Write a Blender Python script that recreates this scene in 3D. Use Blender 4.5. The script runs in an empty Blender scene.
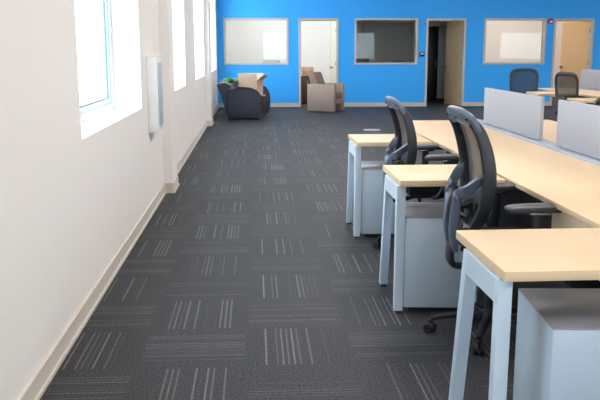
import bpy, bmesh, math, random
from mathutils import Vector, Matrix
random.seed(7)
C = bpy.context.scene.collection
sc = bpy.context.scene
PI = math.pi
R = math.radians

# ------------------------------------------------------------------ materials
def lin(c):
    def f(v):
        v /= 255.0
        return v / 12.92 if v <= 0.04045 else ((v + 0.055) / 1.055) ** 2.4
    return (f(c[0]), f(c[1]), f(c[2]), 1.0)

def base_mat(name):
    m = bpy.data.materials.new(name)
    m.use_nodes = True
    nt = m.node_tree
    nt.nodes.clear()
    out = nt.nodes.new('ShaderNodeOutputMaterial')
    b = nt.nodes.new('ShaderNodeBsdfPrincipled')
    nt.links.new(b.outputs[0], out.inputs[0])
    return m, nt, b, out

def N(nt, kind, **kw):
    n = nt.nodes.new(kind)
    for k, v in kw.items():
        setattr(n, k, v)
    return n

def mth(nt, op, a, b=None, c=None):
    n = nt.nodes.new('ShaderNodeMath')
    n.operation = op
    for i, v in enumerate((a, b, c)):
        if v is None:
            continue
        if isinstance(v, (int, float)):
            n.inputs[i].default_value = v
        else:
            nt.links.new(v, n.inputs[i])
    return n.outputs[0]

def mat(name, rgb, rough=0.5, metal=0.0, spec=0.5, var=0.04, scale=30.0, bump=0.0, stretch=(1, 1, 1), coat=0.0, sheen=0.0):
    """Principled surface with a slight noise in colour and (optionally) bump."""
    m, nt, b, out = base_mat(name)
    tc = N(nt, 'ShaderNodeTexCoord')
    mp = N(nt, 'ShaderNodeMapping')
    mp.inputs['Scale'].default_value = stretch
    nt.links.new(tc.outputs['Object'], mp.inputs[0])
    nz = N(nt, 'ShaderNodeTexNoise')
    nz.inputs['Scale'].default_value = scale
    nz.inputs['Detail'].default_value = 3
    nt.links.new(mp.outputs[0], nz.inputs['Vector'])
    mx = N(nt, 'ShaderNodeMix', data_type='RGBA')
    c = lin(rgb)
    mx.inputs[6].default_value = tuple(max(0, v * (1 - var)) for v in c[:3]) + (1,)
    mx.inputs[7].default_value = tuple(min(1, v * (1 + var)) for v in c[:3]) + (1,)
    nt.links.new(nz.outputs[0], mx.inputs[0])
    nt.links.new(mx.outputs[2], b.inputs['Base Color'])
    b.inputs['Roughness'].default_value = rough
    b.inputs['Metallic'].default_value = metal
    b.inputs['Specular IOR Level'].default_value = spec
    b.inputs['Coat Weight'].default_value = coat
    b.inputs['Sheen Weight'].default_value = sheen
    if bump:
        bp = N(nt, 'ShaderNodeBump')
        bp.inputs['Strength'].default_value = bump
        bp.inputs['Distance'].default_value = 0.002
        nt.links.new(nz.outputs[0], bp.inputs['Height'])
        nt.links.new(bp.outputs[0], b.inputs['Normal'])
    return m

def glass_mat(name, tint=(0.97, 0.99, 0.985)):
    m, nt, b, out = base_mat(name)
    nt.nodes.remove(b)
    tr = N(nt, 'ShaderNodeBsdfTransparent')
    tr.inputs[0].default_value = tint + (1,)
    gl = N(nt, 'ShaderNodeBsdfGlossy')
    gl.inputs['Roughness'].default_value = 0.02
    ge = N(nt, 'ShaderNodeNewGeometry')      # Schlick reflectance, the same from either face of the thin pane
    dt = N(nt, 'ShaderNodeVectorMath', operation='DOT_PRODUCT')
    nt.links.new(ge.outputs['Incoming'], dt.inputs[0]); nt.links.new(ge.outputs['Normal'], dt.inputs[1])
    om = mth(nt, 'SUBTRACT', 1.0, mth(nt, 'ABSOLUTE', dt.outputs['Value']))
    k = mth(nt, 'MULTIPLY_ADD', mth(nt, 'POWER', om, 5.0), 0.8, 0.016)
    mx = N(nt, 'ShaderNodeMixShader')
    nt.links.new(k, mx.inputs[0])
    nt.links.new(tr.outputs[0], mx.inputs[1])
    nt.links.new(gl.outputs[0], mx.inputs[2])
    nt.links.new(mx.outputs[0], out.inputs[0])
    return m

def mesh_mat(name, rgb, opacity=0.7):
    """knitted chair mesh: fine weave, partly see-through"""
    m, nt, b, out = base_mat(name)
    b.inputs['Base Color'].default_value = lin(rgb)
    b.inputs['Roughness'].default_value = 0.7
    tc = N(nt, 'ShaderNodeTexCoord')
    w = N(nt, 'ShaderNodeTexWave')
    w.inputs['Scale'].default_value = 60
    w.bands_direction = 'Z'
    nt.links.new(tc.outputs['Object'], w.inputs['Vector'])
    f = mth(nt, 'MULTIPLY_ADD', w.outputs['Fac'], 0.16, opacity - 0.08)
    tr = N(nt, 'ShaderNodeBsdfTransparent')
    mx = N(nt, 'ShaderNodeMixShader')
    nt.links.new(f, mx.inputs[0])
    nt.links.new(tr.outputs[0], mx.inputs[1])
    nt.links.new(b.outputs[0], mx.inputs[2])
    nt.links.new(mx.outputs[0], out.inputs[0])
    return m

def carpet_mat():
    m, nt, b, out = base_mat('carpet_tiles')
    T = 0.5
    tc = N(nt, 'ShaderNodeTexCoord')
    sp = N(nt, 'ShaderNodeSeparateXYZ')
    nt.links.new(tc.outputs['Object'], sp.inputs[0])
    X = mth(nt, 'DIVIDE', mth(nt, 'ADD', sp.outputs[0], 10 * T + 0.052), T)
    Y = mth(nt, 'DIVIDE', mth(nt, 'ADD', sp.outputs[1], 20 * T - 2.942), T)
    ix, iy = mth(nt, 'FLOOR', X), mth(nt, 'FLOOR', Y)
    fx, fy = mth(nt, 'FRACT', X), mth(nt, 'FRACT', Y)
    par = mth(nt, 'MODULO', mth(nt, 'ADD', ix, iy), 2.0)     # 0 / 1
    a = N(nt, 'ShaderNodeMix'); nt.links.new(par, a.inputs[0]); nt.links.new(fy, a.inputs[2]); nt.links.new(fx, a.inputs[3])
    u = a.outputs[0]
    a2 = N(nt, 'ShaderNodeMix'); nt.links.new(par, a2.inputs[0]); nt.links.new(fx, a2.inputs[2]); nt.links.new(fy, a2.inputs[3])
    v = a2.outputs[0]
    cells = mth(nt, 'MULTIPLY', u, 19.0)
    ci, cf = mth(nt, 'FLOOR', cells), mth(nt, 'FRACT', cells)
    vec = N(nt, 'ShaderNodeCombineXYZ')
    nt.links.new(ix, vec.inputs[0]); nt.links.new(iy, vec.inputs[1]); nt.links.new(ci, vec.inputs[2])
    wn = N(nt, 'ShaderNodeTexWhiteNoise', noise_dimensions='3D')
    nt.links.new(vec.outputs[0], wn.inputs['Vector'])
    strength = N(nt, 'ShaderNodeMapRange')
    strength.inputs[1].default_value = 0.36; strength.inputs[2].default_value = 0.95
    nt.links.new(wn.outputs['Value'], strength.inputs[0])
    thin = mth(nt, 'LESS_THAN', mth(nt, 'ABSOLUTE', mth(nt, 'SUBTRACT', cf, 0.5)), 0.17)
    inside = mth(nt, 'MULTIPLY', mth(nt, 'GREATER_THAN', u, 0.14), mth(nt, 'LESS_THAN', u, 0.86))
    ends = mth(nt, 'MULTIPLY', mth(nt, 'GREATER_THAN', v, 0.02), mth(nt, 'LESS_THAN', v, 0.98))
    # the yarn breaks up along the line
    nb = N(nt, 'ShaderNodeTexNoise'); nb.inputs['Scale'].default_value = 90; nb.inputs['Detail'].default_value = 2
    nt.links.new(tc.outputs['Object'], nb.inputs['Vector'])
    brk = N(nt, 'ShaderNodeMapRange'); brk.inputs[1].default_value = 0.38; brk.inputs[2].default_value = 0.56
    nt.links.new(nb.outputs[0], brk.inputs[0])
    line = mth(nt, 'MULTIPLY', mth(nt, 'MULTIPLY', strength.outputs[0], thin), mth(nt, 'MULTIPLY', inside, ends))
    line = mth(nt, 'MULTIPLY', line, mth(nt, 'MULTIPLY_ADD', brk.outputs[0], 0.55, 0.45))
    # lines across the aisle are drawn fainter than those along it
    line = mth(nt, 'MULTIPLY', line, mth(nt, 'MULTIPLY_ADD', par, 0.38, 0.5))
    nz = N(nt, 'ShaderNodeTexNoise'); nz.inputs['Scale'].default_value = 110; nz.inputs['Detail'].default_value = 4
    nt.links.new(tc.outputs['Object'], nz.inputs['Vector'])
    nl = N(nt, 'ShaderNodeMapRange'); nl.inputs[1].default_value = 0.4; nl.inputs[2].default_value = 0.6
    nt.links.new(nz.outputs[0], nl.inputs[0])
    c1 = N(nt, 'ShaderNodeMix', data_type='RGBA')
    c1.inputs[6].default_value = lin((18, 17, 20)); c1.inputs[7].default_value = lin((60, 59, 63))
    nt.links.new(nl.outputs[0], c1.inputs[0])
    # a faint tone difference from tile to tile
    tv = N(nt, 'ShaderNodeCombineXYZ'); nt.links.new(ix, tv.inputs[0]); nt.links.new(iy, tv.inputs[1])
    tw = N(nt, 'ShaderNodeTexWhiteNoise', noise_dimensions='3D'); nt.links.new(tv.outputs[0], tw.inputs['Vector'])
    hs = N(nt, 'ShaderNodeHueSaturation')
    nt.links.new(mth(nt, 'MULTIPLY_ADD', tw.outputs['Value'], 0.14, 0.93), hs.inputs['Value'])
    nt.links.new(c1.outputs[2], hs.inputs['Color'])
    c2 = N(nt, 'ShaderNodeMix', data_type='RGBA')
    c2.inputs[7].default_value = lin((116, 115, 117))
    nt.links.new(hs.outputs[0], c2.inputs[6]); nt.links.new(line, c2.inputs[0])
    nt.links.new(c2.outputs[2], b.inputs['Base Color'])
    b.inputs['Roughness'].default_value = 0.62
    b.inputs['Specular IOR Level'].default_value = 0.28
    bp = N(nt, 'ShaderNodeBump'); bp.inputs['Strength'].default_value = 0.35; bp.inputs['Distance'].default_value = 0.003
    nt.links.new(nz.outputs[0], bp.inputs['Height']); nt.links.new(bp.outputs[0], b.inputs['Normal'])
    return m

def wood_mat(name, rgb, rough=0.35, axis='X', var=0.10):
    m, nt, b, out = base_mat(name)
    tc = N(nt, 'ShaderNodeTexCoord')
    mp = N(nt, 'ShaderNodeMapping')
    s = {'X': (1.2, 22, 22), 'Y': (22, 1.2, 22), 'Z': (22, 22, 1.2)}[axis]
    mp.inputs['Scale'].default_value = s
    nt.links.new(tc.outputs['Object'], mp.inputs[0])
    nz = N(nt, 'ShaderNodeTexNoise'); nz.inputs['Scale'].default_value = 1.5; nz.inputs['Detail'].default_value = 5
    nt.links.new(mp.outputs[0], nz.inputs['Vector'])
    mx = N(nt, 'ShaderNodeMix', data_type='RGBA')
    c = lin(rgb)
    mx.inputs[6].default_value = (c[0] * (1 - var), c[1] * (1 - var * 1.3), c[2] * (1 - var * 1.8), 1)
    mx.inputs[7].default_value = (min(1, c[0] * (1 + var)), min(1, c[1] * (1 + var)), min(1, c[2] * (1 + var)), 1)
    nt.links.new(nz.outputs[0], mx.inputs[0])
    nt.links.new(mx.outputs[2], b.inputs['Base Color'])
    b.inputs['Roughness'].default_value = rough
    return m

M = {}
M['carpet'] = carpet_mat()
M['wall'] = mat('painted_wall', (235, 228, 225), 0.75, var=0.01, scale=4, spec=0.3)
M['white'] = mat('white_paint', (238, 238, 236), 0.6, var=0.01)
M['blue'] = mat('blue_wall_paint', (48, 154, 232), 0.6, var=0.015, scale=3, spec=0.3)
M['ceil'] = mat('ceiling_white', (232, 232, 228), 0.85, var=0.02)
M['base'] = mat('baseboard_vinyl', (208, 197, 188), 0.5, var=0.02)
M['frame'] = mat('greige_steel_frame', (176, 168, 160), 0.45, var=0.02)
M['alu'] = mat('white_window_frame', (206, 222, 228), 0.4, var=0.02)
M['gasket'] = mat('dark_gasket', (90, 130, 158), 0.5)
M['glass'] = glass_mat('clear_glass')
M['maple'] = wood_mat('maple_laminate', (199, 171, 138), 0.5, 'X', 0.05)
M['maple_y'] = wood_mat('maple_laminate_long', (199, 171, 138), 0.5, 'Y', 0.05)
M['edge'] = wood_mat('maple_edge_band', (200, 170, 130), 0.4, 'X', 0.06)
M['door'] = wood_mat('maple_door_veneer', (222, 186, 138), 0.4, 'Z', 0.08)
M['door_pale'] = wood_mat('pale_door_veneer', (196, 170, 138), 0.45, 'Z', 0.08)
M['cream'] = mat('cream_door_paint', (226, 216, 196), 0.5, var=0.02)
M['steel'] = mat('powder_coated_light_steel', (180, 194, 208), 0.42, var=0.015, spec=0.5)
M['ped'] = mat('pedestal_grey_metal', (170, 183, 197), 0.38, var=0.015, spec=0.5)
M['pedtop'] = mat('pedestal_top_grey', (138, 134, 138), 0.3, var=0.015)
M['screen'] = mat('screen_grey_fabric', (150, 149, 156), 0.8, var=0.04, scale=200)
M['rail'] = mat('spine_rail_metal', (140, 147, 162), 0.4)
M['modesty'] = mat('modesty_panel_beige', (190, 170, 146), 0.6)
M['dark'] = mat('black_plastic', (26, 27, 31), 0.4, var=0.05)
M['rim'] = mat('chair_rim_dark_plastic', (30, 34, 40), 0.36, var=0.05)
M['shell'] = mat('chair_shell_plastic_with_sheen', (78, 88, 104), 0.33, var=0.04)  # dark plastic lightened: window reflection on the top band put into the colour
M['mesh'] = mesh_mat('chair_mesh_weave', (50, 46, 46), 0.88)
M['mesh2'] = mesh_mat('chair_mesh_dark_weave', (26, 29, 36), 0.82)
M['seat'] = mat('black_seat_fabric', (17, 17, 20), 0.9, spec=0.2, var=0.2, scale=300, bump=0.3)
M['armpad'] = mat('armpad_rubber', (50, 49, 55), 0.42)
M['chrome'] = mat('brushed_metal', (170, 172, 176), 0.25, metal=0.9)
M['navy'] = mat('navy_upholstery', (38, 41, 60), 0.6, var=0.08, scale=120, bump=0.2, sheen=0.2)
M['navy2'] = mat('navy_piping', (24, 26, 40), 0.6)
M['taupe'] = mat('taupe_upholstery', (142, 124, 115), 0.6, var=0.05, scale=80, bump=0.2)
M['taupe2'] = mat('brown_cushion_fabric', (126, 101, 86), 0.65, var=0.12, scale=40)
M['card'] = mat('cardboard', (200, 170, 145), 0.85, var=0.05)
M['card_in'] = mat('cardboard_pale', (206, 182, 164), 0.85, var=0.04)
M['leaf'] = mat('leaf_green', (84, 168, 74), 0.45, var=0.3, scale=30)
M['pot'] = mat('plant_pot_grey', (120, 124, 132), 0.5)
M['credenza'] = wood_mat('dark_brown_wood', (74, 48, 42), 0.4, 'X', 0.15)
M['greycab'] = mat('grey_cabinet', (150, 152, 156), 0.5)
M['wire'] = mat('dark_grey_tray', (92, 96, 104), 0.5)
M['red'] = mat('alarm_red', (150, 22, 44), 0.4)
M['lens'] = mat('alarm_lens', (225, 225, 228), 0.2)
M['board'] = mat('whiteboard', (170, 170, 168), 0.3)
M['knob'] = mat('satin_metal_knob', (150, 148, 140), 0.3, metal=0.8)
M['paper'] = mat('white_plastic', (244, 244, 243), 0.45, var=0.01)
M['vent'] = mat('grey_blue_plastic', (178, 190, 206), 0.5)
M['plate'] = mat('outlet_cover_metal', (168, 168, 170), 0.35, metal=0.3)

# ------------------------------------------------------------------ mesh helpers
def bx(bm, x0, x1, y0, y1, z0, z1, bev=0.0, rot=None, seg=2):
    r = bmesh.ops.create_cube(bm, size=1.0)
    vs = r['verts']
    mt = Matrix.Translation(((x0 + x1) / 2, (y0 + y1) / 2, (z0 + z1) / 2)) @ Matrix.Diagonal((x1 - x0, y1 - y0, z1 - z0, 1))
    bmesh.ops.transform(bm, matrix=mt, verts=vs)
    if bev:
        es = list({e for v in vs for e in v.link_edges})
        rr = bmesh.ops.bevel(bm, geom=es, offset=bev, segments=seg, profile=0.5, affect='EDGES')
        vs = list({v for f in rr['faces'] for v in f.verts} | {v for v in vs if v.is_valid})
    if rot is not None:
        bmesh.ops.transform(bm, matrix=rot, verts=vs)
    return vs

def cyl(bm, p0, p1, r0, r1=None, n=20):
    r1 = r0 if r1 is None else r1
    p0, p1 = Vector(p0), Vector(p1)
    d = p1 - p0
    r = bmesh.ops.create_cone(bm, cap_ends=True, segments=n, radius1=r0, radius2=r1, depth=d.length)
    q = d.to_track_quat('Z', 'Y').to_matrix().to_4x4()
    bmesh.ops.transform(bm, matrix=Matrix.Translation((p0 + p1) / 2) @ q, verts=r['verts'])
    return r['verts']

def prism(bm, pts, axis, a, b, bev=0.0):
    """extrude a closed outline between a and b; axis 'Y': pts are (x, z)"""
    def P(p, t):
        return {'Y': (p[0], t, p[1]), 'X': (t, p[0], p[1]), 'Z': (p[0], p[1], t)}[axis]
    v0 = [bm.verts.new(P(p, a)) for p in pts]
    v1 = [bm.verts.new(P(p, b)) for p in pts]
    n = len(pts)
    fs = [bm.faces.new(v0), bm.faces.new(list(reversed(v1)))]
    for i in range(n):
        j = (i + 1) % n
        fs.append(bm.faces.new((v0[i], v1[i], v1[j], v0[j])))
    if bev:
        es = list({e for f in fs[:2] for e in f.edges})
        bmesh.ops.bevel(bm, geom=es, offset=bev, segments=2, profile=0.5, affect='EDGES')

def crom(P, t):
    n = len(P) - 1
    i = min(int(t), n - 1)
    f = t - i
    p0, p1, p2, p3 = P[max(i - 1, 0)], P[i], P[i + 1], P[min(i + 2, n)]
    return [0.5 * ((2 * b) + (-a + c) * f + (2 * a - 5 * b + 4 * c - d) * f * f + (-a + 3 * b - 3 * c + d) * f ** 3)
            for a, b, c, d in zip(p0, p1, p2, p3)]

def sweep(bm, pts, size, ref=(0, 1, 0), sub=6, sec=12, power=0.6):
    """rounded-rectangle section along a smooth path; size = (half along ref, half across) per point"""
    if not isinstance(size, list):
        size = [size] * len(pts)
    rings = []
    K = (len(pts) - 1) * sub
    samp = [Vector(crom(pts, k / sub)) for k in range(K + 1)]
    ssz = [crom(size, k / sub) for k in range(K + 1)]
    ref = Vector(ref)
    for k in range(K + 1):
        T = (samp[min(k + 1, K)] - samp[max(k - 1, 0)]).normalized()
        U = (ref - ref.dot(T) * T).normalized()
        V = T.cross(U)
        ring = []
        for s in range(sec):
            a = 2 * PI * s / sec
            c, si = math.cos(a), math.sin(a)
            cu = math.copysign(abs(c) ** power, c) * ssz[k][0]
            cv = math.copysign(abs(si) ** power, si) * ssz[k][1]
            ring.append(bm.verts.new(samp[k] + U * cu + V * cv))
        rings.append(ring)
    for k in range(K):
        for s in range(sec):
            t = (s + 1) % sec
            bm.faces.new((rings[k][s], rings[k][t], rings[k + 1][t], rings[k + 1][s]))
    bm.faces.new(list(reversed(rings[0])))
    bm.faces.new(rings[-1])

def obj(name, bm, m, parent=None, loc=None, smooth=True):
    bmesh.ops.recalc_face_normals(bm, faces=bm.faces)
    me = bpy.data.meshes.new(name)
    bm.to_mesh(me)
    bm.free()
    me.materials.append(m)
    if smooth:
        for p in me.polygons:
            p.use_smooth = True
        try:
            me.set_sharp_from_angle(angle=R(38))
        except Exception:
            pass
    o = bpy.data.objects.new(name, me)
    C.objects.link(o)
    if loc:
        o.location = loc
    if parent:
        o.parent = parent
    return o

def B(): return bmesh.new()

def boxobj(name, m, parent, *dims, bev=0.0):
    bm = B(); bx(bm, *dims, bev=bev)
    return obj(name, bm, m, parent)

def tag(o, label, cat, group=None):
    o['label'] = label; o['category'] = cat
    if group: o['group'] = group
    return o

def thing(name, label, cat, loc=(0, 0, 0), rotz=0, group=None):
    o = bpy.data.objects.new(name, None)
    o.empty_display_size = 0.1
    C.objects.link(o)
    o.location = loc; o.rotation_euler = (0, 0, rotz)
    return tag(o, label, cat, group)

def struct_empty(name, loc=(0, 0, 0)):
    o = bpy.data.objects.new(name, None); C.objects.link(o); o.location = loc
    o['kind'] = 'structure'
    return o

def struct(name, bm, m):
    o = obj(name, bm, m, smooth=False); o['kind'] = 'structure'
    return o

def dup(root, loc, rotz, label, group=None):
    r = root.copy(); C.objects.link(r); r.location = loc; r.rotation_euler = (0, 0, rotz)
    r['label'] = label
    if group: r['group'] = group
    for ch in list(root.children):
        c = ch.copy(); C.objects.link(c); c.parent = r
        for g in list(ch.children):
            d = g.copy(); C.objects.link(d); d.parent = c
    return r

# ------------------------------------------------------------------ measures
LX, WY, RX, NY = -0.923, 20.112, 17.0, -4.0      # left wall, far blue wall, right wall, near wall
CH = 3.5                                          # ceiling
OY = 24.0                                         # far side of the offices
T_EXT = 0.30
SILL, HEAD = 0.95, 2.9

# ------------------------------------------------------------------ setting
bm = B(); bx(bm, LX - T_EXT, RX + T_EXT, NY - T_EXT, OY + T_EXT, -0.15, 0.0)
struct('floor', bm, M['carpet'])
bm = B(); bx(bm, LX - T_EXT, RX + T_EXT, NY - T_EXT, OY + T_EXT, CH, CH + 0.15)
struct('ceiling', bm, M['ceil'])

def wall_with_openings(bm, a0, a1, holes, put):
    """put(a0, a1, z0, z1) adds a block; holes = [(a, b, z0, z1)]"""
    cur = a0
    for (a, b, z0, z1) in sorted(holes):
        if a > cur: put(cur, a, 0, CH)
        if z0 > 0: put(a, b, 0, z0)
        if z1 < CH: put(a, b, z1, CH)
        cur = b
    if cur < a1: put(cur, a1, 0, CH)

left_holes = [(-2.6, -1.4, SILL, HEAD), (0.3, 1.6, SILL, HEAD), (4.29, 6.59, SILL, HEAD), (8.6, 10.85, SILL, HEAD), (12.62, 14.95, SILL, HEAD),
              (16.9, 19.55, SILL, HEAD), (21.4, 22.3, SILL, HEAD)]
bm = B()
wall_with_openings(bm, NY - T_EXT, OY + T_EXT, left_holes, lambda a, b, z0, z1: bx(bm, LX - T_EXT, LX, a, b, z0, z1))
# shallow pilasters
PIL = [(7.98, 8.44), (15.12, 15.74)]
PX = -0.836
for (a, b) in PIL:
    bx(bm, LX - 0.01, PX, a, b, 0, CH)
struct('wall_left', bm, M['wall'])

near_holes = [(0.4, 2.6, 0.8, 2.4), (4.2, 6.7, 0.8, 2.4), (9.0, 11.5, 0.8, 2.4), (13.6, 16.2, 0.8, 2.4)]
bm = B()
wall_with_openings(bm, LX - T_EXT, RX + T_EXT, near_holes, lambda a, b, z0, z1: bx(bm, a, b, NY - T_EXT, NY, z0, z1))
struct('wall_near', bm, M['wall'])
bm = B(); bx(bm, RX, RX + T_EXT, NY, OY, 0, CH)
struct('wall_right', bm, M['wall'])

# blue wall with office windows and doors
DOORS = [(1.10, 2.09), (4.29, 5.29), (7.53, 8.56)]
IWIN = [(-0.75, 0.85), (2.49, 4.08), (5.75, 7.33)]
DH, WZ0, WZ1, FT = 2.175, 1.045, 2.18, 0.05
WT = 0.13
holes = [(a + 0.02, b - 0.02, 0, DH - 0.02) for a, b in DOORS] + [(a + 0.02, b - 0.02, WZ0 + 0.02, WZ1 - 0.02) for a, b in IWIN]
bm = B()
wall_with_openings(bm, LX, RX, holes, lambda a, b, z0, z1: bx(bm, a, b, WY, WY + WT, z0, z1))
struct('wall_far', bm, M['blue'])
# office partitions, office back wall
bm = B()
bx(bm, LX, RX, OY, OY + 0.12, 0, CH)
struct('wall_office_back', bm, M['wall'])
for nm, x in (('wall_office_west', 2.26), ('wall_office_middle', 5.52), ('wall_office_east', 9.1)):
    bm = B(); bx(bm, x, x + 0.12, WY + WT, OY, 0, CH); struct(nm, bm, M['wall'])
# office-side skins in wall paint behind the blue paint
bm = B()
wall_with_openings(bm, LX, RX, holes, lambda a, b, z0, z1: bx(bm, a, b, WY + WT, WY + WT + 0.012, z0, z1))
struct('wall_office_front', bm, M['wall'])

# baseboards (with a small projecting toe)
bm = B()
ys = [NY, PIL[0][0], PIL[0][1], PIL[1][0], PIL[1][1], WY]
for a, b in ((NY, PIL[0][0]), (PIL[0][1], PIL[1][0]), (PIL[1][1], WY)):
    bx(bm, LX, LX + 0.012, a, b, 0, 0.10); bx(bm, LX + 0.012, LX + 0.022, a, b, 0, 0.018)
for a, b in PIL:
    bx(bm, LX, PX + 0.012, a - 0.012, b + 0.012, 0, 0.10)
    bx(bm, LX, PX + 0.022, a - 0.022, b + 0.022, 0, 0.018)
struct('baseboard_left', bm, M['base'])
bm = B()
cur = LX + 0.022
for a, b in DOORS + [(RX, RX)]:
    bx(bm, cur, a, WY - 0.012, WY, 0, 0.10); cur = b
struct('baseboard_far', bm, M['frame'])

# exterior windows
wi = 1
def ext_window(n, axis, a, b, z0, z1, c):
    """c: plane of the glass; frame 5 cm wide around, gasket and one pane"""
    w = struct_empty('window_%d' % n)
    def put(bm, p0, p1, q0, q1, d0, d1):
        if axis == 'X': bx(bm, d0, d1, p0, p1, q0, q1, bev=0.004)
        else: bx(bm, p0, p1, d0, d1, q0, q1, bev=0.004)
    def ringf(name, m, off, wd, d0, d1):
        bm = B()
        A, Bb, Z0, Z1 = a + off, b - off, z0 + off, z1 - off
        put(bm, A, A + wd, Z0, Z1, d0, d1); put(bm, Bb - wd, Bb, Z0, Z1, d0, d1)
        put(bm, A + wd, Bb - wd, Z0, Z0 + wd, d0, d1); put(bm, A + wd, Bb - wd, Z1 - wd, Z1, d0, d1)
        return obj(name, bm, m, w, smooth=False)
    ringf('window_frame', M['alu'], 0.0, 0.05, c - 0.03, c + 0.04)
    ringf('window_sash', M['alu'], 0.05, 0.035, c - 0.02, c + 0.02)
    ringf('window_gasket', M['gasket'], 0.085, 0.012, c - 0.006, c + 0.008)
    bm = B()
    if axis == 'X': bx(bm, c - 0.003, c + 0.003, a + 0.09, b - 0.09, z0 + 0.09, z1 - 0.09)
    else: bx(bm, a + 0.09, b - 0.09, c - 0.003, c + 0.003, z0 + 0.09, z1 - 0.09)
    obj('window_pane', bm, M['glass'], w, smooth=False)
k = 0
for (a, b, z0, z1) in left_holes[1:]:
    k += 1; ext_window(k, 'X', a, b, z0, z1, LX - 0.255)
k += 1; ext_window(k, 'X', *left_holes[0], LX - 0.255)
for (a, b, z0, z1) in near_holes:
    k += 1; ext_window(k, 'Y', a, b, z0, z1, NY - 0.2)
# office windows: greige steel frames with one pane each
for (a, b) in IWIN:
    k += 1
    w = struct_empty('window_%d' % k)
    bm = B()
    y0, y1 = WY - 0.018, WY + WT + 0.03
    bx(bm, a, a + FT, y0, y1, WZ0, WZ1, bev=0.004); bx(bm, b - FT, b, y0, y1, WZ0, WZ1, bev=0.004)
    bx(bm, a + FT, b - FT, y0, y1, WZ0, WZ0 + FT, bev=0.004); bx(bm, a + FT, b - FT, y0, y1, WZ1 - FT, WZ1, bev=0.004)
    obj('window_frame', bm, M['frame'], w, smooth=False)
    bm = B(); bx(bm, a + FT, b - FT, WY + 0.06, WY + 0.066, WZ0 + FT, WZ1 - FT)
    obj('window_pane', bm, M['glass'], w, smooth=False)
# doors, all hinged on the right and opening into the offices
for i, ((a, b), ang, leafmat) in enumerate(zip(DOORS, (91, 77, 66), (M['cream'], M['door_pale'], M['door']))):
    d = struct_empty('door_%d' % (i + 1))
    bm = B()
    y0, y1 = WY - 0.018, WY + WT + 0.03
    bx(bm, a, a + FT, y0, y1, 0, DH, bev=0.004); bx(bm, b - FT, b, y0, y1, 0, DH, bev=0.004)
    bx(bm, a + FT, b - FT, y0, y1, DH - FT, DH, bev=0.004)
    bx(bm, a + FT, a + FT + 0.012, WY + 0.07, WY + 0.1, 0, DH - FT); bx(bm, a + FT, b - FT, WY + 0.07, WY + 0.1, DH - FT - 0.012, DH - FT)
    obj('door_frame', bm, M['frame'], d, smooth=False)
    wdt = b - a - 2 * FT - 0.006
    bm = B(); bx(bm, -wdt, 0, 0.0, 0.044, 0.008, DH - FT - 0.004, bev=0.002)
    leaf = obj('door_leaf', bm, leafmat, d, smooth=False)
    leaf.location = (b - FT - 0.003, WY + WT + 0.034, 0)
    leaf.rotation_euler = (0, 0, -R(ang))
    if i == 0: leaf['label'] = 'cream painted door leaf'
    bm = B()
    for s, y in ((-1, 0.0), (1, 0.044)):
        cyl(bm, (-wdt + 0.07, y, 0.96), (-wdt + 0.07, y + s * 0.045, 0.96), 0.011)
        cyl(bm, (-wdt + 0.07, y, 0.96), (-wdt + 0.07, y + s * 0.008, 0.96), 0.034)
        r = bmesh.ops.create_uvsphere(bm, u_segments=14, v_segments=8, radius=0.03)
        bmesh.ops.translate(bm, verts=r['verts'], vec=(-wdt + 0.07, y + s * 0.058, 0.96))
    obj('door_knob', bm, M['knob'], leaf)
    bm = B()
    for z in (0.25, 1.08, 1.88):
        bx(bm, b - FT - 0.004, b - FT + 0.004, WY + 0.05, WY + 0.12, z - 0.055, z + 0.055)
        cyl(bm, (b - FT - 0.006, WY + WT + 0.02, z - 0.055), (b - FT - 0.006, WY + WT + 0.02, z + 0.055), 0.008, n=10)
    obj('hinges', bm, M['knob'], d)

# ------------------------------------------------------------------ ceiling lights
def troffer():
    t = thing('ceiling_light', 'recessed fluorescent ceiling light panel above the open office', 'ceiling light', (0, 0, 0), 0, 'ceiling light panels')
    bm = B()
    for a in ((-0.62, -0.59, -0.62, 0.62), (0.59, 0.62, -0.62, 0.62), (-0.59, 0.59, -0.62, -0.59), (-0.59, 0.59, 0.59, 0.62)):
        bx(bm, *a, -0.03, 0)
    obj('light_frame', bm, M['white'], t, smooth=False)
    return t
LP = [(x, y) for x in (1.6, 5.6, 9.6, 13.6) for y in (0.0, 4.2, 8.4, 12.6, 16.8)] + [(0.7, 22.0), (7.2, 22.0)]
t0 = troffer()
ld = bpy.data.lights.new('ceiling_lamp', 'AREA'); ld.shape = 'SQUARE'; ld.size = 1.15; ld.energy = 52; ld.color = (1.0, 0.955, 0.89)
for i, (x, y) in enumerate(LP):
    t = t0 if i == 0 else dup(t0, (0, 0, 0), 0, t0['label'])
    t.location = (x, y, CH)
    lo = bpy.data.objects.new('ceiling_lamp', ld); C.objects.link(lo); lo.location = (x, y, CH - 0.02)
    if y > 21:
        l2 = ld.copy(); lo.data = l2; l2.energy = 52 if x < 3 else 55; l2.color = (0.9, 1.0, 0.99) if x < 3 else (1, 0.93, 0.84)
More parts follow.
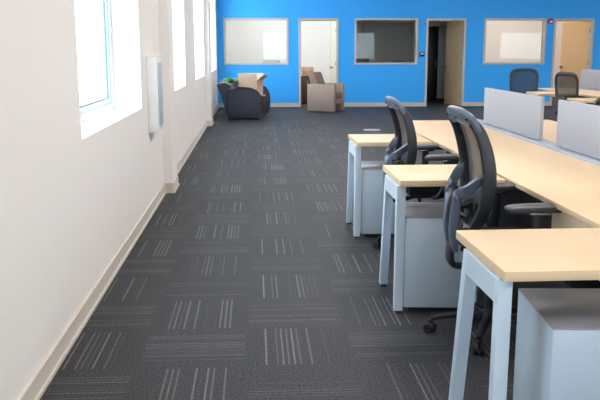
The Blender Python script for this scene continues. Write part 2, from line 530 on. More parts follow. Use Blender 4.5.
# ------------------------------------------------------------------ desks
TZ = 0.74
def return_desk():
    """origin: front left corner on the floor; runs +x 0.6, +y 0.56"""
    t = thing('return_desk', '', 'desk', group='side desks standing out into the aisle')
    W, D = 0.565, 0.585
    bm = B(); bx(bm, 0, W, 0, D, TZ - 0.033, TZ, bev=0.002)
    obj('tabletop', bm, M['maple'], t)
    z1 = TZ - 0.033
    # A-frame at the aisle end: upright front leg, raked rear leg, deep rail between
    bm = B(); prism(bm, [(0.035, 0.012), (0.075, 0.012), (0.068, z1), (0.024, z1)], 'X', -0.012, 0.036, bev=0.003)
    l = obj('leg', bm, M['steel'], t)
    bm = B(); cyl(bm, (0.012, 0.055, 0), (0.012, 0.055, 0.014), 0.018); obj('foot', bm, M['dark'], l)
    bm = B(); prism(bm, [(0.535, 0.012), (0.575, 0.012), (0.43, z1), (0.375, z1)], 'X', -0.012, 0.036, bev=0.003)
    l = obj('leg', bm, M['steel'], t)
    bm = B(); cyl(bm, (0.012, 0.553, 0), (0.012, 0.553, 0.014), 0.018); obj('foot', bm, M['dark'], l)
    bm = B(); prism(bm, [(0.068, z1), (0.38, z1), (0.398, z1 - 0.085), (0.069, z1 - 0.085)], 'X', -0.011, 0.034, bev=0.002)
    obj('end_rail', bm, M['steel'], t, smooth=False)
    return t

def pedestal():
    """origin on the floor at the front left corner; closed grey metal box, drawers face +y"""
    t = thing('pedestal_cabinet', '', 'cabinet', group='metal pedestals under the side desks')
    W, D, H = 0.40, 0.44, 0.534
    boxobj('body', M['ped'], t, 0, W, 0, D, 0.03, H - 0.006, bev=0.002)
    boxobj('top_panel', M['pedtop'], t, -0.001, W + 0.001, -0.001, D + 0.001, H - 0.006, H, bev=0.0015)
    boxobj('plinth', M['dark'], t, 0.03, W - 0.03, 0.04, D - 0.02, 0.0, 0.03)
    for z0, z1 in ((0.035, 0.27), (0.275, 0.39), (0.395, 0.522)):
        d = boxobj('drawer', M['ped'], t, 0.004, W - 0.004, D, D + 0.018, z0, z1, bev=0.003)
        boxobj('handle', M['dark'], d, 0.13, W - 0.13, D + 0.018, D + 0.03, z1 - 0.03, z1 - 0.018, bev=0.002)
    return t

def bench(ox, oy, label, screens):
    t = thing('bench_desk', label, 'desk', (ox, oy, 0), group='long benches')
    # local: x 0 = aisle edge of the worktop, y 0 .. L
    y0, y1 = 0.0, 7.30
    boxobj('worktop', M['maple_y'], t, 0, 0.689, y0, y1, TZ - 0.027, TZ, bev=0.002)
    boxobj('worktop', M['maple_y'], t, 0.835, 1.53, y0, y1, TZ - 0.027, TZ, bev=0.002)
    boxobj('spine_rail', M['rail'], t, 0.691, 0.833, y0, y1, TZ - 0.05, TZ + 0.012, bev=0.003)
    boxobj('cable_tray', M['dark'], t, 0.56, 0.97, 0.1, y1 - 0.1, 0.50, 0.67, bev=0.004)
    boxobj('modesty_panel', M['seat'], t, 0.50, 0.52, 0.1, y1 - 0.1, 0.04, TZ - 0.03)
    boxobj('end_panel', M['modesty'], t, 0.03, 0.05, 2.58, 3.18, 0.50, TZ - 0.03)
    for y in (0.4, 2.2, 3.98, 5.76, 7.0):
        boxobj('leg', M['steel'], t, 0.735, 0.795, y, y + 0.06, 0.0, TZ - 0.05, bev=0.003)
    for x in (0.06, 1.41):
        boxobj('leg', M['steel'], t, x, x + 0.06, y1 - 0.12, y1 - 0.06, 0.0, TZ - 0.03, bev=0.003)
    return t

BX, BY = 1.352, 0.40
bench(BX, BY, 'long double maple bench with grey spine rail, nearest to the camera', None)
rd = return_desk()
rd['label'] = 'maple side desk nearest the camera, cut by the right edge of the photo'
rets = [(0.771, 2.355, R(0.8)), (0.760, 4.11, 0.0), (0.757, 5.88, 0.0)]
rd.location = (rets[0][0], rets[0][1], 0); rd.rotation_euler = (0, 0, rets[0][2])
dup(rd, (rets[1][0], rets[1][1], 0), rets[1][2], 'maple side desk on A-frame legs, second from the camera, between the two task chairs')
dup(rd, (rets[2][0], rets[2][1], 0), rets[2][2], 'third maple side desk from the camera, small one farthest down the aisle')
pd_ = pedestal()
pd_['label'] = 'grey metal pedestal under the nearest side desk at the bottom right corner'
pd_.location = (0.955, 2.405, 0); pd_.rotation_euler = (0, 0, R(-4))
dup(pd_, (0.80, 4.15, 0), R(-5), 'grey metal pedestal under the second side desk, left of the near chair')
dup(pd_, (0.80, 5.925, 0), R(-4), 'grey metal pedestal under the third side desk, farthest of the near bench')

# screens standing on the spine rail
def screen_panel():
    t = thing('desk_screen', '', 'desk screen', group='grey dividing screens on the benches')
    boxobj('panel', M['screen'], t, -0.014, 0.014, 0, 1.46, 0.006, 0.325, bev=0.004)
    for y in (0.2, 1.25):
        boxobj('bracket', M['rail'], t, -0.02, 0.02, y, y + 0.05, 0.0, 0.02, bev=0.003)
    return t
s0 = screen_panel()
SX = BX + 0.758
s0['label'] = 'light grey desk screen on the near bench, the farther one left of the gap'
s0.location = (SX, 5.775, TZ + 0.012)
dup(s0, (SX, 3.98, TZ + 0.012), 0, 'light grey desk screen on the near bench, cut by the right edge of the photo')

# second bench group across the room
DX, DY = 3.66, 6.42
bench(BX + DX, BY + DY, 'long maple bench across the room in front of the blue wall', None)
dup(rd, (0.77 + DX, 4.16 + DY, 0), 0, 'distant maple side desk in front of the tan see-through chair back, near the right edge')
dup(rd, (0.77 + DX, 5.90 + DY, 0), 0, 'distant maple side desk between the two mesh chairs across the room')
dup(s0, (SX + DX, 6.08 + DY, TZ + 0.012), 0, 'distant grey desk screen below the right wooden door at the right edge')

# ------------------------------------------------------------------ task chairs
def base_parts(t, z_hub=0.1, rot=0.0, r=0.30):
    bm = B()
    cyl(bm, (0, 0, 0.075), (0, 0, 0.14), 0.035, 0.03); cyl(bm, (0, 0, 0.14), (0, 0, 0.27), 0.025)
    cyl(bm, (0, 0, 0.27), (0, 0, 0.40), 0.014)
    obj('gas_column', bm, M['dark'], t)
    for k in range(5):
        a = rot + k * 2 * PI / 5
        c, s = math.cos(a), math.sin(a)
        bm = B()
        sweep(bm, [(0.02 * c, 0.02 * s, 0.105), (0.6 * r * c, 0.6 * r * s, 0.10), (r * c, r * s, 0.078)],
              [(0.024, 0.02), (0.02, 0.016), (0.013, 0.01)], ref=(-s, c, 0), sub=3, sec=10)
        leg = obj('base_leg', bm, M['dark'], t)
        bm = B()
        q = a + 0.9 + k
        cc, ss = math.cos(q), math.sin(q)
        for w in (-1, 1):
            p0 = Vector((r * c, r * s, 0.029)) + Vector((cc, ss, 0)) * w * 0.006
            p1 = Vector((r * c, r * s, 0.029)) + Vector((cc, ss, 0)) * w * 0.026
            cyl(bm, p0, p1, 0.029, 0.026, n=16)
        bx(bm, r * c - 0.012, r * c + 0.012, r * s - 0.012, r * s + 0.012, 0.03, 0.072, bev=0.004)
        obj('caster', bm, M['dark'], leg)

def task_chair():
    """high mesh-back task chair facing +x; origin on the floor under the column"""
    t = thing('task_chair', '', 'office chair', group='high mesh-back task chairs')
    base_parts(t, rot=R(171), r=0.29)
    # mechanism under the seat and the hook that carries the back
    bm = B()
    bx(bm, -0.12, 0.10, -0.07, 0.07, 0.385, 0.435, bev=0.012)
    cyl(bm, (0.02, -0.17, 0.41), (0.02, 0.17, 0.41), 0.009)
    bx(bm, 0.0, 0.05, -0.21, -0.16, 0.403, 0.417, bev=0.004)
    obj('mechanism', bm, M['dark'], t)
    bm = B()
    sweep(bm, [(-0.05, 0, 0.40), (-0.14, 0, 0.375), (-0.215, 0, 0.365), (-0.25, 0, 0.40), (-0.248, 0, 0.49)],
          [(0.03, 0.013), (0.03, 0.013), (0.032, 0.014), (0.045, 0.016), (0.055, 0.014)], sub=5)
    obj('back_bracket', bm, M['dark'], t)
    # seat: waterfall front edge
    bm = B()
    NX, NYY = 12, 12
    def sx(u): return -0.17 + 0.47 * u
    rows = []
    for i in range(NX + 1):
        u = i / NX
        row = []
        for j in range(NYY + 1):
            v = 2 * j / NYY - 1
            hw = 0.245 * (1 - 0.10 * (1 - u) ** 2 - 0.16 * max(0, u - 0.75) ** 2 * 16 * 0.35)
            edge = max(abs(v) ** 6, (abs(2 * u - 1)) ** 8)
            z = 0.515 + 0.012 * v * v - 0.035 * max(0, (u - 0.7) / 0.3) ** 2 - 0.03 * edge
            row.append((sx(u), v * hw, z))
        rows.append(row)
    top = [[bm.verts.new(p) for p in row] for row in rows]
    bot = [[bm.verts.new((p[0] * 0.96, p[1] * 0.94, 0.437 - 0.02 * max(0, (i / NX - 0.7) / 0.3))) for p in row] for i, row in enumerate(rows)]
    for i in range(NX):
        for j in range(NYY):
            bm.faces.new((top[i][j], top[i + 1][j], top[i + 1][j + 1], top[i][j + 1]))
            bm.faces.new((bot[i][j], bot[i][j + 1], bot[i + 1][j + 1], bot[i + 1][j]))
    for i in range(NX):
        for j in (0, NYY):
            bm.faces.new((top[i][j], top[i + 1][j], bot[i + 1][j], bot[i][j]))
            bm.faces.new((top[j][i], top[j][i + 1], bot[j][i + 1], bot[j][i]))
    obj('seat', bm, M['seat'], t)
    # back: profile x(z), half width w(z)
    prof = [(-0.205, 0.46, 0.055), (-0.18, 0.55, 0.115), (-0.148, 0.65, 0.165), (-0.13, 0.75, 0.19), (-0.13, 0.85, 0.198), (-0.148, 0.95, 0.198), (-0.18, 1.04, 0.192), (-0.215, 1.09, 0.18)]
    def pf(tt):
        return crom(prof, tt)
    n = len(prof) - 1
    for s in (-1, 1):
        bm = B()
        pts = [(p[0], s * p[2], p[1]) for p in prof]
        sweep(bm, pts, [(0.014, 0.012), (0.015, 0.022), (0.017, 0.030), (0.017, 0.034), (0.017, 0.034), (0.016, 0.032), (0.016, 0.028), (0.016, 0.022)], ref=(0, 1, 0), sub=5, sec=14)
        obj('back_upright', bm, M['rim'], t)
    # mesh, dished away from the sitter between the uprights
    bm = B()
    G, H = 24, 12
    grid = []
    for i in range(G + 1):
        x, z, w = pf(1.3 + (n - 1.3) * i / G)
        row = []
        for j in range(H + 1):
            v = 2 * j / H - 1
            row.append(bm.verts.new((x + 0.012 - 0.022 * (1 - v * v), v * (w - 0.004), z)))
        grid.append(row)
    for i in range(G):
        for j in range(H):
            bm.faces.new((grid[i][j], grid[i][j + 1], grid[i + 1][j + 1], grid[i + 1][j]))
    mo = obj('mesh_back', bm, M['mesh'], t)
    # top band
    bm = B()
    sweep(bm, [(-0.19, -0.2, 1.045), (-0.215, -0.185, 1.092), (-0.235, -0.10, 1.112), (-0.24, 0, 1.116), (-0.235, 0.10, 1.112), (-0.215, 0.185, 1.092), (-0.19, 0.2, 1.045)],
          [(0.022, 0.012), (0.038, 0.015), (0.042, 0.016), (0.042, 0.016), (0.042, 0.016), (0.038, 0.015), (0.022, 0.012)], ref=(-0.45, 0, 0.9), sub=5, sec=14)
    hb = obj('top_band', bm, M['shell'], t)
    bm = B()
    for y in (-0.16, -0.03, 0.09, 0.17):
        cyl(bm, (-0.225, y, 1.105), (-0.258 + abs(y) * 0.06, y, 1.103), 0.006, n=10)
        obj('screw', bm, M['dark'], hb); bm = B()
    bm.free()
    # slate support: arms from both uprights meet behind and run down as a shell
    for s in (-1, 1):
        bm = B()
        sweep(bm, [(-0.14, s * 0.195, 0.87), (-0.17, s * 0.185, 0.82), (-0.215, s * 0.135, 0.765), (-0.235, s * 0.08, 0.735), (-0.246, s * 0.06, 0.67), (-0.25, s * 0.055, 0.56), (-0.24, s * 0.042, 0.45)],
              [(0.010, 0.008), (0.024, 0.010), (0.026, 0.011), (0.030, 0.016), (0.024, 0.022), (0.022, 0.024), (0.020, 0.014)], ref=(0, 0.75 * s, 1.0), sub=6, sec=12, power=0.4)
        obj('back_brace', bm, M['shell'], t)
    bm = B()
    sweep(bm, [(-0.228, 0, 0.74), (-0.24, 0, 0.68), (-0.244, 0, 0.56), (-0.235, 0, 0.45)], [(0.075, 0.010), (0.085, 0.010), (0.07, 0.010), (0.05, 0.010)], ref=(0, 1, 0), sub=4)
    obj('back_spine', bm, M['rim'], t)
    # lumbar mechanism between spine and mesh
    bm = B()
    cyl(bm, (-0.262, -0.02, 0.66), (-0.15, -0.02, 0.69), 0.02); bx(bm, -0.175, -0.15, -0.10, 0.10, 0.64, 0.70, bev=0.01)
    cyl(bm, (-0.2, -0.09, 0.62), (-0.2, 0.09, 0.62), 0.014)
    obj('lumbar_support', bm, M['dark'], t)
    for s in (-1, 1):
        bm = B()
        sweep(bm, [(0.02, s * 0.17, 0.425), (0.03, s * 0.245, 0.43), (0.05, s * 0.29, 0.47), (0.07, s * 0.288, 0.56), (0.07, s * 0.285, 0.680)],
              [(0.032, 0.012), (0.032, 0.013), (0.03, 0.014), (0.026, 0.014), (0.024, 0.012)], ref=(1, 0, 0), sub=4)
        a = obj('arm_post', bm, M['rim'], t)
        bm = B()
        bx(bm, 0.03, 0.13, s * 0.285 - 0.02, s * 0.285 + 0.02, 0.676, 0.690, bev=0.004)
        obj('arm_plate', bm, M['chrome'], a)
        bm = B()
        sweep(bm, [(-0.075, s * 0.283, 0.697), (-0.05, s * 0.283, 0.704), (0.10, s * 0.285, 0.708), (0.25, s * 0.278, 0.708), (0.285, s * 0.272, 0.704)],
              [(0.026, 0.010), (0.042, 0.019), (0.048, 0.020), (0.046, 0.020), (0.026, 0.010)], ref=(0, 1, 0), sub=5, sec=16)
        obj('arm_pad', bm, M['armpad'], t)
    for ch in t.children:                      # the seat sits a little ahead of the column
        if not ch.name.startswith(('gas_column', 'base_leg')):
            if ch.name.startswith(('back_', 'mesh_back', 'top_band')): ch.data.transform(Matrix.Diagonal((1, 0.92, 1, 1)))
            ch.data.transform(Matrix.Translation((0.04, 0, 0)))
            for g in ch.children: g.data.transform(Matrix.Translation((0.04, 0, 0)))
    return t
tc1 = task_chair()
tc1['label'] = 'dark mesh-back task chair nearest the camera, behind the front side desk'
tc1.location = (1.165, 3.785, 0); tc1.rotation_euler = (0, 0, R(2))
tc2 = dup(tc1, (1.165, 5.54, 0), R(3), 'dark mesh-back task chair tucked between the second and third side desks')

for ch in tc2.children:                        # its back is set a notch lower and leans a little more
    if ch.name.startswith(('back_upright', 'mesh_back', 'top_band', 'back_brace', 'back_spine', 'lumbar_support')):
        ch.location = (-0.02, 0, -0.055)

def guest_chair():
    """low mesh-back swivel chair facing +x"""
    t = thing('swivel_chair', '', 'office chair', group='low mesh-back swivel chairs across the room')
    base_parts(t, rot=R(20))
    bm = B(); bx(bm, -0.1, 0.1, -0.08, 0.08, 0.39, 0.44, bev=0.01)
    sweep(bm, [(-0.06, 0, 0.41), (-0.22, 0, 0.42), (-0.27, 0, 0.52), (-0.265, 0, 0.66)], (0.03, 0.012), sub=4)
    obj('back_bracket', bm, M['dark'], t)
    bm = B(); bx(bm, -0.22, 0.27, -0.24, 0.24, 0.44, 0.50, bev=0.028, seg=3)
    obj('seat', bm, M['seat'], t)
    # rounded back frame
    def P(a):
        c, s = math.cos(a), math.sin(a)
        y = math.copysign(abs(c) ** 0.45, c) * 0.235
        z = 0.83 + math.copysign(abs(s) ** 0.45, s) * 0.235
        y *= 0.90 + 0.10 * (z - 0.58) / 0.44
        x = -0.235 - 0.10 * max(0, z - 0.72) + 0.35 * y * y
        return Vector((x, y, z))
    K = 48
    bm = B()
    rings = []
    for k in range(K):
        a = 2 * PI * k / K
        p = P(a); T = (P(a + 0.05) - P(a - 0.05)).normalized()
        U = Vector((1, 0, 0)); V = T.cross(U).normalized()
        ring = []
        for s in range(8):
            b = 2 * PI * s / 8
            ring.append(bm.verts.new(p + U * math.cos(b) * 0.014 + V * math.sin(b) * 0.027))
        rings.append(ring)
    for k in range(K):
        for s in range(8):
            bm.faces.new((rings[k][s], rings[k][(s + 1) % 8], rings[(k + 1) % K][(s + 1) % 8], rings[(k + 1) % K][s]))
    obj('back_frame', bm, M['dark'], t)
    bm = B()
    G = 14
    cen = []
    for q in range(G + 1):
        f = q / G
        ring = []
        for k in range(K):
            p = P(2 * PI * k / K)
            z = 0.83 + (p.z - 0.83) * f; y = p.y * f
            x = -0.235 - 0.10 * max(0, z - 0.72) + 0.35 * y * y
            ring.append((x, y, z))
        cen.append(ring)
    mid = bm.verts.new(cen[0][0])
    vr = [[bm.verts.new(p) for p in ring] for ring in cen[1:]]
    for k in range(K):
        bm.faces.new((mid, vr[0][k], vr[0][(k + 1) % K]))
        for q in range(G - 1):
            bm.faces.new((vr[q][k], vr[q + 1][k], vr[q + 1][(k + 1) % K], vr[q][(k + 1) % K]))
    obj('mesh_back', bm, M['mesh2'], t)
    for s in (-1, 1):
        bm = B()
        sweep(bm, [(0.0, s * 0.2, 0.43), (0.0, s * 0.27, 0.46), (0.0, s * 0.28, 0.64)], (0.02, 0.012), ref=(1, 0, 0), sub=4)
        a = obj('arm_post', bm, M['dark'], t)
        bm = B(); bx(bm, -0.13, 0.13, s * 0.28 - 0.035, s * 0.28 + 0.035, 0.64, 0.668, bev=0.01); obj('arm_pad', bm, M['armpad'], t)
    return t
gc = guest_chair()
gc['label'] = 'dark blue-black swivel chair across the room against the blue wall'
gc.location = (4.72, 13.75, 0); gc.rotation_euler = (0, 0, R(-97))
dup(gc, (4.84, 11.78, 0), R(20), 'swivel chair with a tan see-through mesh back in front of the right door')
gc3 = dup(gc, (3.27, 7.6, 0), R(200), 'swivel chair beyond the near bench, only its dark back corner showing at the right edge')
gc3.scale = (0.88, 0.88, 0.88)

# ------------------------------------------------------------------ lounge corner
def tub_chair(name_label):
    t = thing('tub_armchair', name_label, 'armchair', group='navy tub armchairs by the left wall')
    # local: x front = +; y from 0 (near side) to 0.72
    prof = [(-0.46, 0.03), (0.22, 0.03), (0.22, 0.36), (0.195, 0.46), (0.14, 0.54), (0.05, 0.595), (-0.07, 0.625), (-0.30, 0.635), (-0.47, 0.625), (-0.48, 0.30)]
    for y0 in (0.0, 0.60):
        bm = B(); prism(bm, prof, 'Y', y0, y0 + 0.12, bev=0.015)
        a = obj('arm', bm, M['navy'], t)
        bm = B()
        sweep(bm, [(0.222, y0 - 0.001, 0.05), (0.222, y0 - 0.001, 0.36), (0.197, y0 - 0.001, 0.462), (0.14, y0 - 0.001, 0.543), (0.05, y0 - 0.001, 0.598), (-0.07, y0 - 0.001, 0.628), (-0.30, y0 - 0.001, 0.638)],
              (0.007, 0.007), sub=3, sec=8)
        obj('piping', bm, M['navy2'], a)
    bm = B(); bx(bm, -0.42, 0.20, 0.12, 0.60, 0.27, 0.43, bev=0.035, seg=3); obj('seat_cushion', bm, M['navy'], t)
    bm = B(); bx(bm, -0.48, 0.19, 0.12, 0.60, 0.06, 0.27, bev=0.01); obj('seat_base', bm, M['navy'], t)
    bm = B(); prism(bm, [(-0.50, 0.08), (-0.40, 0.08), (-0.34, 0.42), (-0.42, 0.70), (-0.52, 0.755), (-0.66, 0.74), (-0.70, 0.70), (-0.62, 0.52), (-0.56, 0.3)], 'Y', 0.03, 0.69, bev=0.025)
    obj('backrest', bm, M['navy'], t)
    bm = B()
    for x in (-0.42, 0.15):
        for y in (0.05, 0.67): cyl(bm, (x, y, 0), (x, y, 0.035), 0.02, n=10)
    obj('feet', bm, M['dark'], t)
    return t
tb = tub_chair('navy blue tub armchair in the corner by the left wall, the nearer one')
tb.location = (-0.08, 16.45, 0)
dup(tb, (0.12, 18.35, 0), 0, 'navy blue tub armchair behind the cardboard box, mostly hidden')

# table between them
t = thing('side_table', 'dark side table between the navy armchairs, under the plant and box', 'table', (-0.18, 17.72, 0))
bm = B(); bx(bm, -0.45, 0.42, -0.40, 0.40, 0.40, 0.43, bev=0.006); obj('table_top', bm, M['credenza'], t)
for x in (-0.40, 0.37):
    for y in (-0.35, 0.35): boxobj('leg', M['credenza'], t, x - 0.02, x + 0.02, y - 0.02, y + 0.02, 0, 0.40)

t = thing('cardboard_box', 'open cardboard box with a raised flap on the table between navy armchairs', 'box', (-0.09, 17.70, 0.431), R(-24))
bm = B()
W2, D2, HB = 0.225, 0.16, 0.33
bx(bm, -W2, W2, -D2, -D2 + 0.006, 0, HB); bx(bm, -W2, W2, D2 - 0.006, D2, 0, HB)
bx(bm, -W2, -W2 + 0.006, -D2 + 0.006, D2 - 0.006, 0, HB); bx(bm, W2 - 0.006, W2, -D2 + 0.006, D2 - 0.006, 0, HB)
bx(bm, -W2, W2, -D2, D2, -0.001, 0.006)
obj('box_body', bm, M['card'], t, smooth=False)
def flap(name, L, Wd, loc, rot, m):
    bm = B(); bx(bm, 0, L, -Wd, Wd, -0.002, 0.003)
    o = obj(name, bm, m, t, smooth=False); o.location = loc; o.rotation_euler = rot
flap('flap', 0.17, D2, (W2, 0, HB), (0, R(-40), 0), M['card'])
flap('flap', 0.15, D2 - 0.01, (-W2 + 0.008, 0, HB - 0.002), (0, R(95), PI), M['card_in'])
flap('flap', 0.15, W2, (0, -D2 + 0.003, HB), (0, R(-84), -PI / 2), M['card_in'])
flap('flap', 0.15, W2, (0, D2, HB), (0, R(-78), PI / 2), M['card_in'])

t = thing('potted_plant', 'small leafy green plant in a pot behind the navy armchair', 'plant', (-0.55, 17.66, 0.431))
bm = B(); cyl(bm, (0, 0, 0), (0, 0, 0.28), 0.055, 0.09); obj('pot', bm, M['pot'], t)
bm = B()
for i in range(170):
    a = random.uniform(0, 2 * PI); el = random.uniform(0.25, 1.45); L = random.uniform(0.12, 0.25)
    d = Vector((math.cos(a) * math.cos(el), math.sin(a) * math.cos(el), math.sin(el) * 0.5))
    side = Vector((-math.sin(a), math.cos(a), 0))
    p0 = Vector((0, 0, 0.27)) + d * 0.03
    w = random.uniform(0.012, 0.024)
    pm = p0 + d * L * 0.6 + Vector((0, 0, 0.02)); pe = p0 + d * L * 1.05 - Vector((0, 0, 0.02))
    q = d.cross(side).normalized() * 0.004
    vs = [bm.verts.new(v) for v in (p0, pm - side * w, pe, pm + side * w, pm + q)]
    bm.faces.new((vs[0], vs[1], vs[4])); bm.faces.new((vs[1], vs[2], vs[4])); bm.faces.new((vs[2], vs[3], vs[4])); bm.faces.new((vs[3], vs[0], vs[4]))
obj('foliage', bm, M['leaf'], t)

# taupe armchair
t = thing('cube_armchair', 'taupe boxy armchair in front of the open office door', 'armchair', (1.20, 18.45, 0), R(-25))
DX2, WY2 = 0.66, 0.74
for y0 in (0.0, WY2 - 0.12):
    boxobj('arm', M['taupe'], t, 0, DX2, y0, y0 + 0.12, 0.02, 0.64, bev=0.012)
bm = B(); bx(bm, 0.0, 0.10, 0.12, WY2 - 0.12, 0.03, 0.61, bev=0.012); obj('back_panel', bm, M['taupe'], t)
bm = B(); bx(bm, 0.10, DX2 - 0.01, 0.12, WY2 - 0.12, 0.30, 0.44, bev=0.03, seg=3); obj('seat_cushion', bm, M['taupe2'], t)
bm = B(); bx(bm, 0.10, DX2 - 0.02, 0.125, WY2 - 0.125, 0.18, 0.30, bev=0.01); obj('seat_base', bm, M['taupe'], t)
bm = B(); prism(bm, [(0.10, 0.42), (0.27, 0.42), (0.22, 0.62), (0.13, 0.88), (0.10, 0.905), (0.0, 0.90), (-0.03, 0.86), (0.05, 0.62)], 'Y', 0.125, WY2 - 0.125, bev=0.02)
obj('backrest', bm, M['taupe2'], t)

# ------------------------------------------------------------------ small fixtures
t = thing('wall_box', 'white wall-mounted box unit between the first window and the pilaster', 'wall box', (LX, 6.98, 0.71))
boxobj('housing', M['paper'], t, 0, 0.085, 0, 0.34, 0, 0.65, bev=0.006)
boxobj('side_panel', M['vent'], t, 0.085, 0.092, 0.05, 0.31, 0.05, 0.60, bev=0.002)
boxobj('top_cap', M['paper'], t, 0.0, 0.089, -0.004, 0.344, 0.65, 0.662, bev=0.003)
bm = B(); cyl(bm, (0, 0, 0), (0, 0, 0.006), 0.16, 0.155, n=40); cyl(bm, (0, 0, 0.005), (0, 0, 0.009), 0.08, n=30)
tag(obj('floor_outlet', bm, M['plate'], loc=(2.09, 14.2, 0)), 'round metal floor outlet cover on the carpet beyond the third side desk', 'floor outlet')
t = thing('access_reader', 'small black wall reader left of the dark open doorway', 'card reader', (4.19, WY, 1.30))
boxobj('housing', M['dark'], t, -0.06, 0.06, -0.03, 0, -0.055, 0.055, bev=0.006)
boxobj('display', M['lens'], t, -0.035, 0.035, -0.034, -0.03, 0.0, 0.028)
t = thing('fire_alarm', 'small red fire alarm strobe high on the blue wall left of the right door', 'fire alarm', (7.43, WY, 2.12))
bm = B(); cyl(bm, (0, 0, 0), (0, -0.045, 0), 0.072, 0.062, n=32); obj('housing', bm, M['red'], t)
boxobj('strobe_lens', M['lens'], t, -0.035, 0.035, -0.065, -0.045, -0.04, 0.0, bev=0.008)

# ------------------------------------------------------------------ inside the offices
t = thing('credenza', 'dark brown cabinet seen through the left open doorway', 'cabinet', (0.75, 21.2, 0))
boxobj('body', M['credenza'], t, 0, 0.85, 0, 0.5, 0.04, 0.70, bev=0.004)
boxobj('top_panel', M['credenza'], t, -0.01, 0.86, -0.01, 0.51, 0.70, 0.725, bev=0.004)
for x in (0.01, 0.43):
    d = boxobj('cabinet_door', M['credenza'], t, x, x + 0.41, -0.018, 0, 0.06, 0.69, bev=0.002)
    boxobj('handle', M['knob'], d, x + 0.19, x + 0.22, -0.03, -0.018, 0.5, 0.6)
boxobj('plinth', M['dark'], t, 0.02, 0.83, 0.02, 0.48, 0, 0.04)
t = thing('small_carton', 'small closed tan carton on the dark cabinet in the left doorway', 'box', (1.40, 21.42, 0.726), R(6))
boxobj('carton', M['card'], t, -0.15, 0.15, -0.11, 0.11, 0, 0.24, bev=0.002)
boxobj('tape', M['card_in'], t, -0.022, 0.022, -0.1115, 0.1115, 0.12, 0.2415)
t = thing('filing_cabinet', 'grey filing cabinet behind the left office window, under a tray', 'cabinet', (0.15, 20.45, 0))
boxobj('body', M['greycab'], t, 0, 0.6, 0, 0.5, 0, 1.02, bev=0.004)
for z in (0.03, 0.36, 0.69):
    d = boxobj('drawer', M['greycab'], t, 0.01, 0.59, 0.5, 0.515, z, z + 0.31, bev=0.002)
    boxobj('handle', M['knob'], d, 0.22, 0.38, 0.515, 0.53, z + 0.24, z + 0.26)
bm = B()
for z in (0.0, 0.065):
    bx(bm, 0, 0.42, 0, 0.28, z, z + 0.006)
    for x in [0.0 + 0.42 * i / 12 for i in range(13)]: bx(bm, x - 0.003, x + 0.003, 0, 0.006, z, z + 0.05)
    bx(bm, 0, 0.42, 0, 0.006, z + 0.046, z + 0.054); bx(bm, 0, 0.006, 0, 0.28, z, z + 0.052); bx(bm, 0.414, 0.42, 0, 0.28, z, z + 0.052)
for x in (0, 0.414):
    bx(bm, x, x + 0.006, 0.27, 0.276, 0, 0.12)
tag(obj('letter_tray', bm, M['wire'], loc=(0.22, 20.55, 1.021), smooth=False), 'dark grey letter tray seen in the lower right of the left office window', 'tray')
# middle office: whiteboard, desk, monitor, chair
t = thing('office_desk', 'desk in the dim middle office seen through the middle window', 'desk', (2.6, 22.6, 0))
boxobj('tabletop', M['greycab'], t, 0, 1.5, 0, 0.7, 0.71, 0.74, bev=0.004)
for x in (0.03, 1.43): boxobj('side_panel', M['greycab'], t, x, x + 0.03, 0.03, 0.67, 0, 0.71)
t = thing('monitor', 'dark monitor on the desk in the dim middle office, left side', 'monitor', (3.0, 22.95, 0.74))
boxobj('display', M['dark'], t, -0.26, 0.26, -0.02, 0.02, 0.12, 0.43, bev=0.006)
boxobj('stand', M['dark'], t, -0.03, 0.03, -0.015, 0.015, 0, 0.14); boxobj('foot', M['dark'], t, -0.12, 0.12, -0.08, 0.08, 0, 0.012, bev=0.003)
dup(gc, (4.02, 22.3, 0), R(80), 'dark swivel chair silhouette inside the dim middle office')
t = thing('tall_cabinet', 'tall dark cabinet inside the dim middle doorway', 'cabinet', (4.80, 22.5, 0))
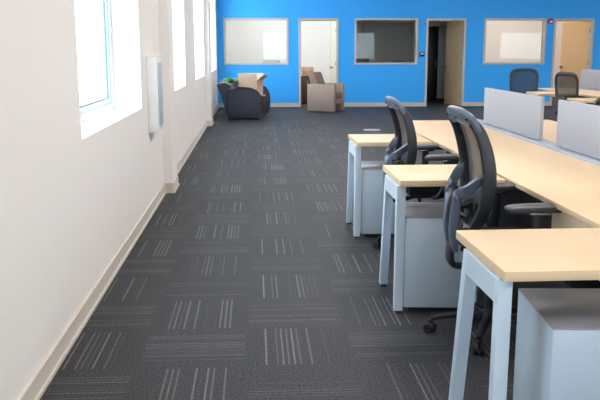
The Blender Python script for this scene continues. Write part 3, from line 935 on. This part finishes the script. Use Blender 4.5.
boxobj('body', M['dark'], t, 0, 0.68, 0, 0.5, 0, 2.05, bev=0.004)
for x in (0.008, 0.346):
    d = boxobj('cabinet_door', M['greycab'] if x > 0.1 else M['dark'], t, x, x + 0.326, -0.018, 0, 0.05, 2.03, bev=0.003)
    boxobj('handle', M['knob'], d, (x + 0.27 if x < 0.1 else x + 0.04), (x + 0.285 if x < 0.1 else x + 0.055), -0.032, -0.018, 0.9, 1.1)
t = thing('whiteboard', 'grey whiteboard on the back wall of the dim middle office', 'whiteboard', (3.95, OY - 0.001, 0))
boxobj('board', M['board'], t, -0.75, 0.75, -0.02, 0, 1.0, 2.2)
boxobj('pen_rail', M['frame'], t, -0.7, 0.7, -0.07, -0.02, 0.98, 1.0)

# ------------------------------------------------------------------ world, camera, look
w = bpy.data.worlds.new('daylight'); sc.world = w; w.use_nodes = True
nt = w.node_tree; nt.nodes.clear()
o = nt.nodes.new('ShaderNodeOutputWorld'); bg = nt.nodes.new('ShaderNodeBackground')
bg.inputs[0].default_value = (0.80, 0.91, 1.0, 1); bg.inputs[1].default_value = 8.5
nt.links.new(bg.outputs[0], o.inputs[0])

f, H, yaw, pitch, roll = 797.03, 1.4204, 0.056005, 0.186653, -0.000849
cd = bpy.data.cameras.new('camera'); cam = bpy.data.objects.new('camera', cd); C.objects.link(cam)
cd.sensor_fit = 'HORIZONTAL'; cd.sensor_width = 36.0; cd.lens = 36.0 * f / 600.0
cd.clip_start = 0.05; cd.clip_end = 200
cam.location = (0, 0, H)
cam.matrix_world = Matrix.Translation((0, 0, H)) @ Matrix.Rotation(-yaw, 4, 'Z') @ Matrix.Rotation(PI / 2 - pitch, 4, 'X') @ Matrix.Rotation(roll, 4, 'Z')
sc.camera = cam
sc.view_settings.view_transform = 'Standard'; sc.view_settings.look = 'None'
sc.view_settings.exposure = 0.3; sc.view_settings.gamma = 1.0; sc.view_settings.use_curve_mapping = False
sc.cycles.max_bounces = 10; sc.cycles.diffuse_bounces = 6; sc.cycles.transparent_max_bounces = 12
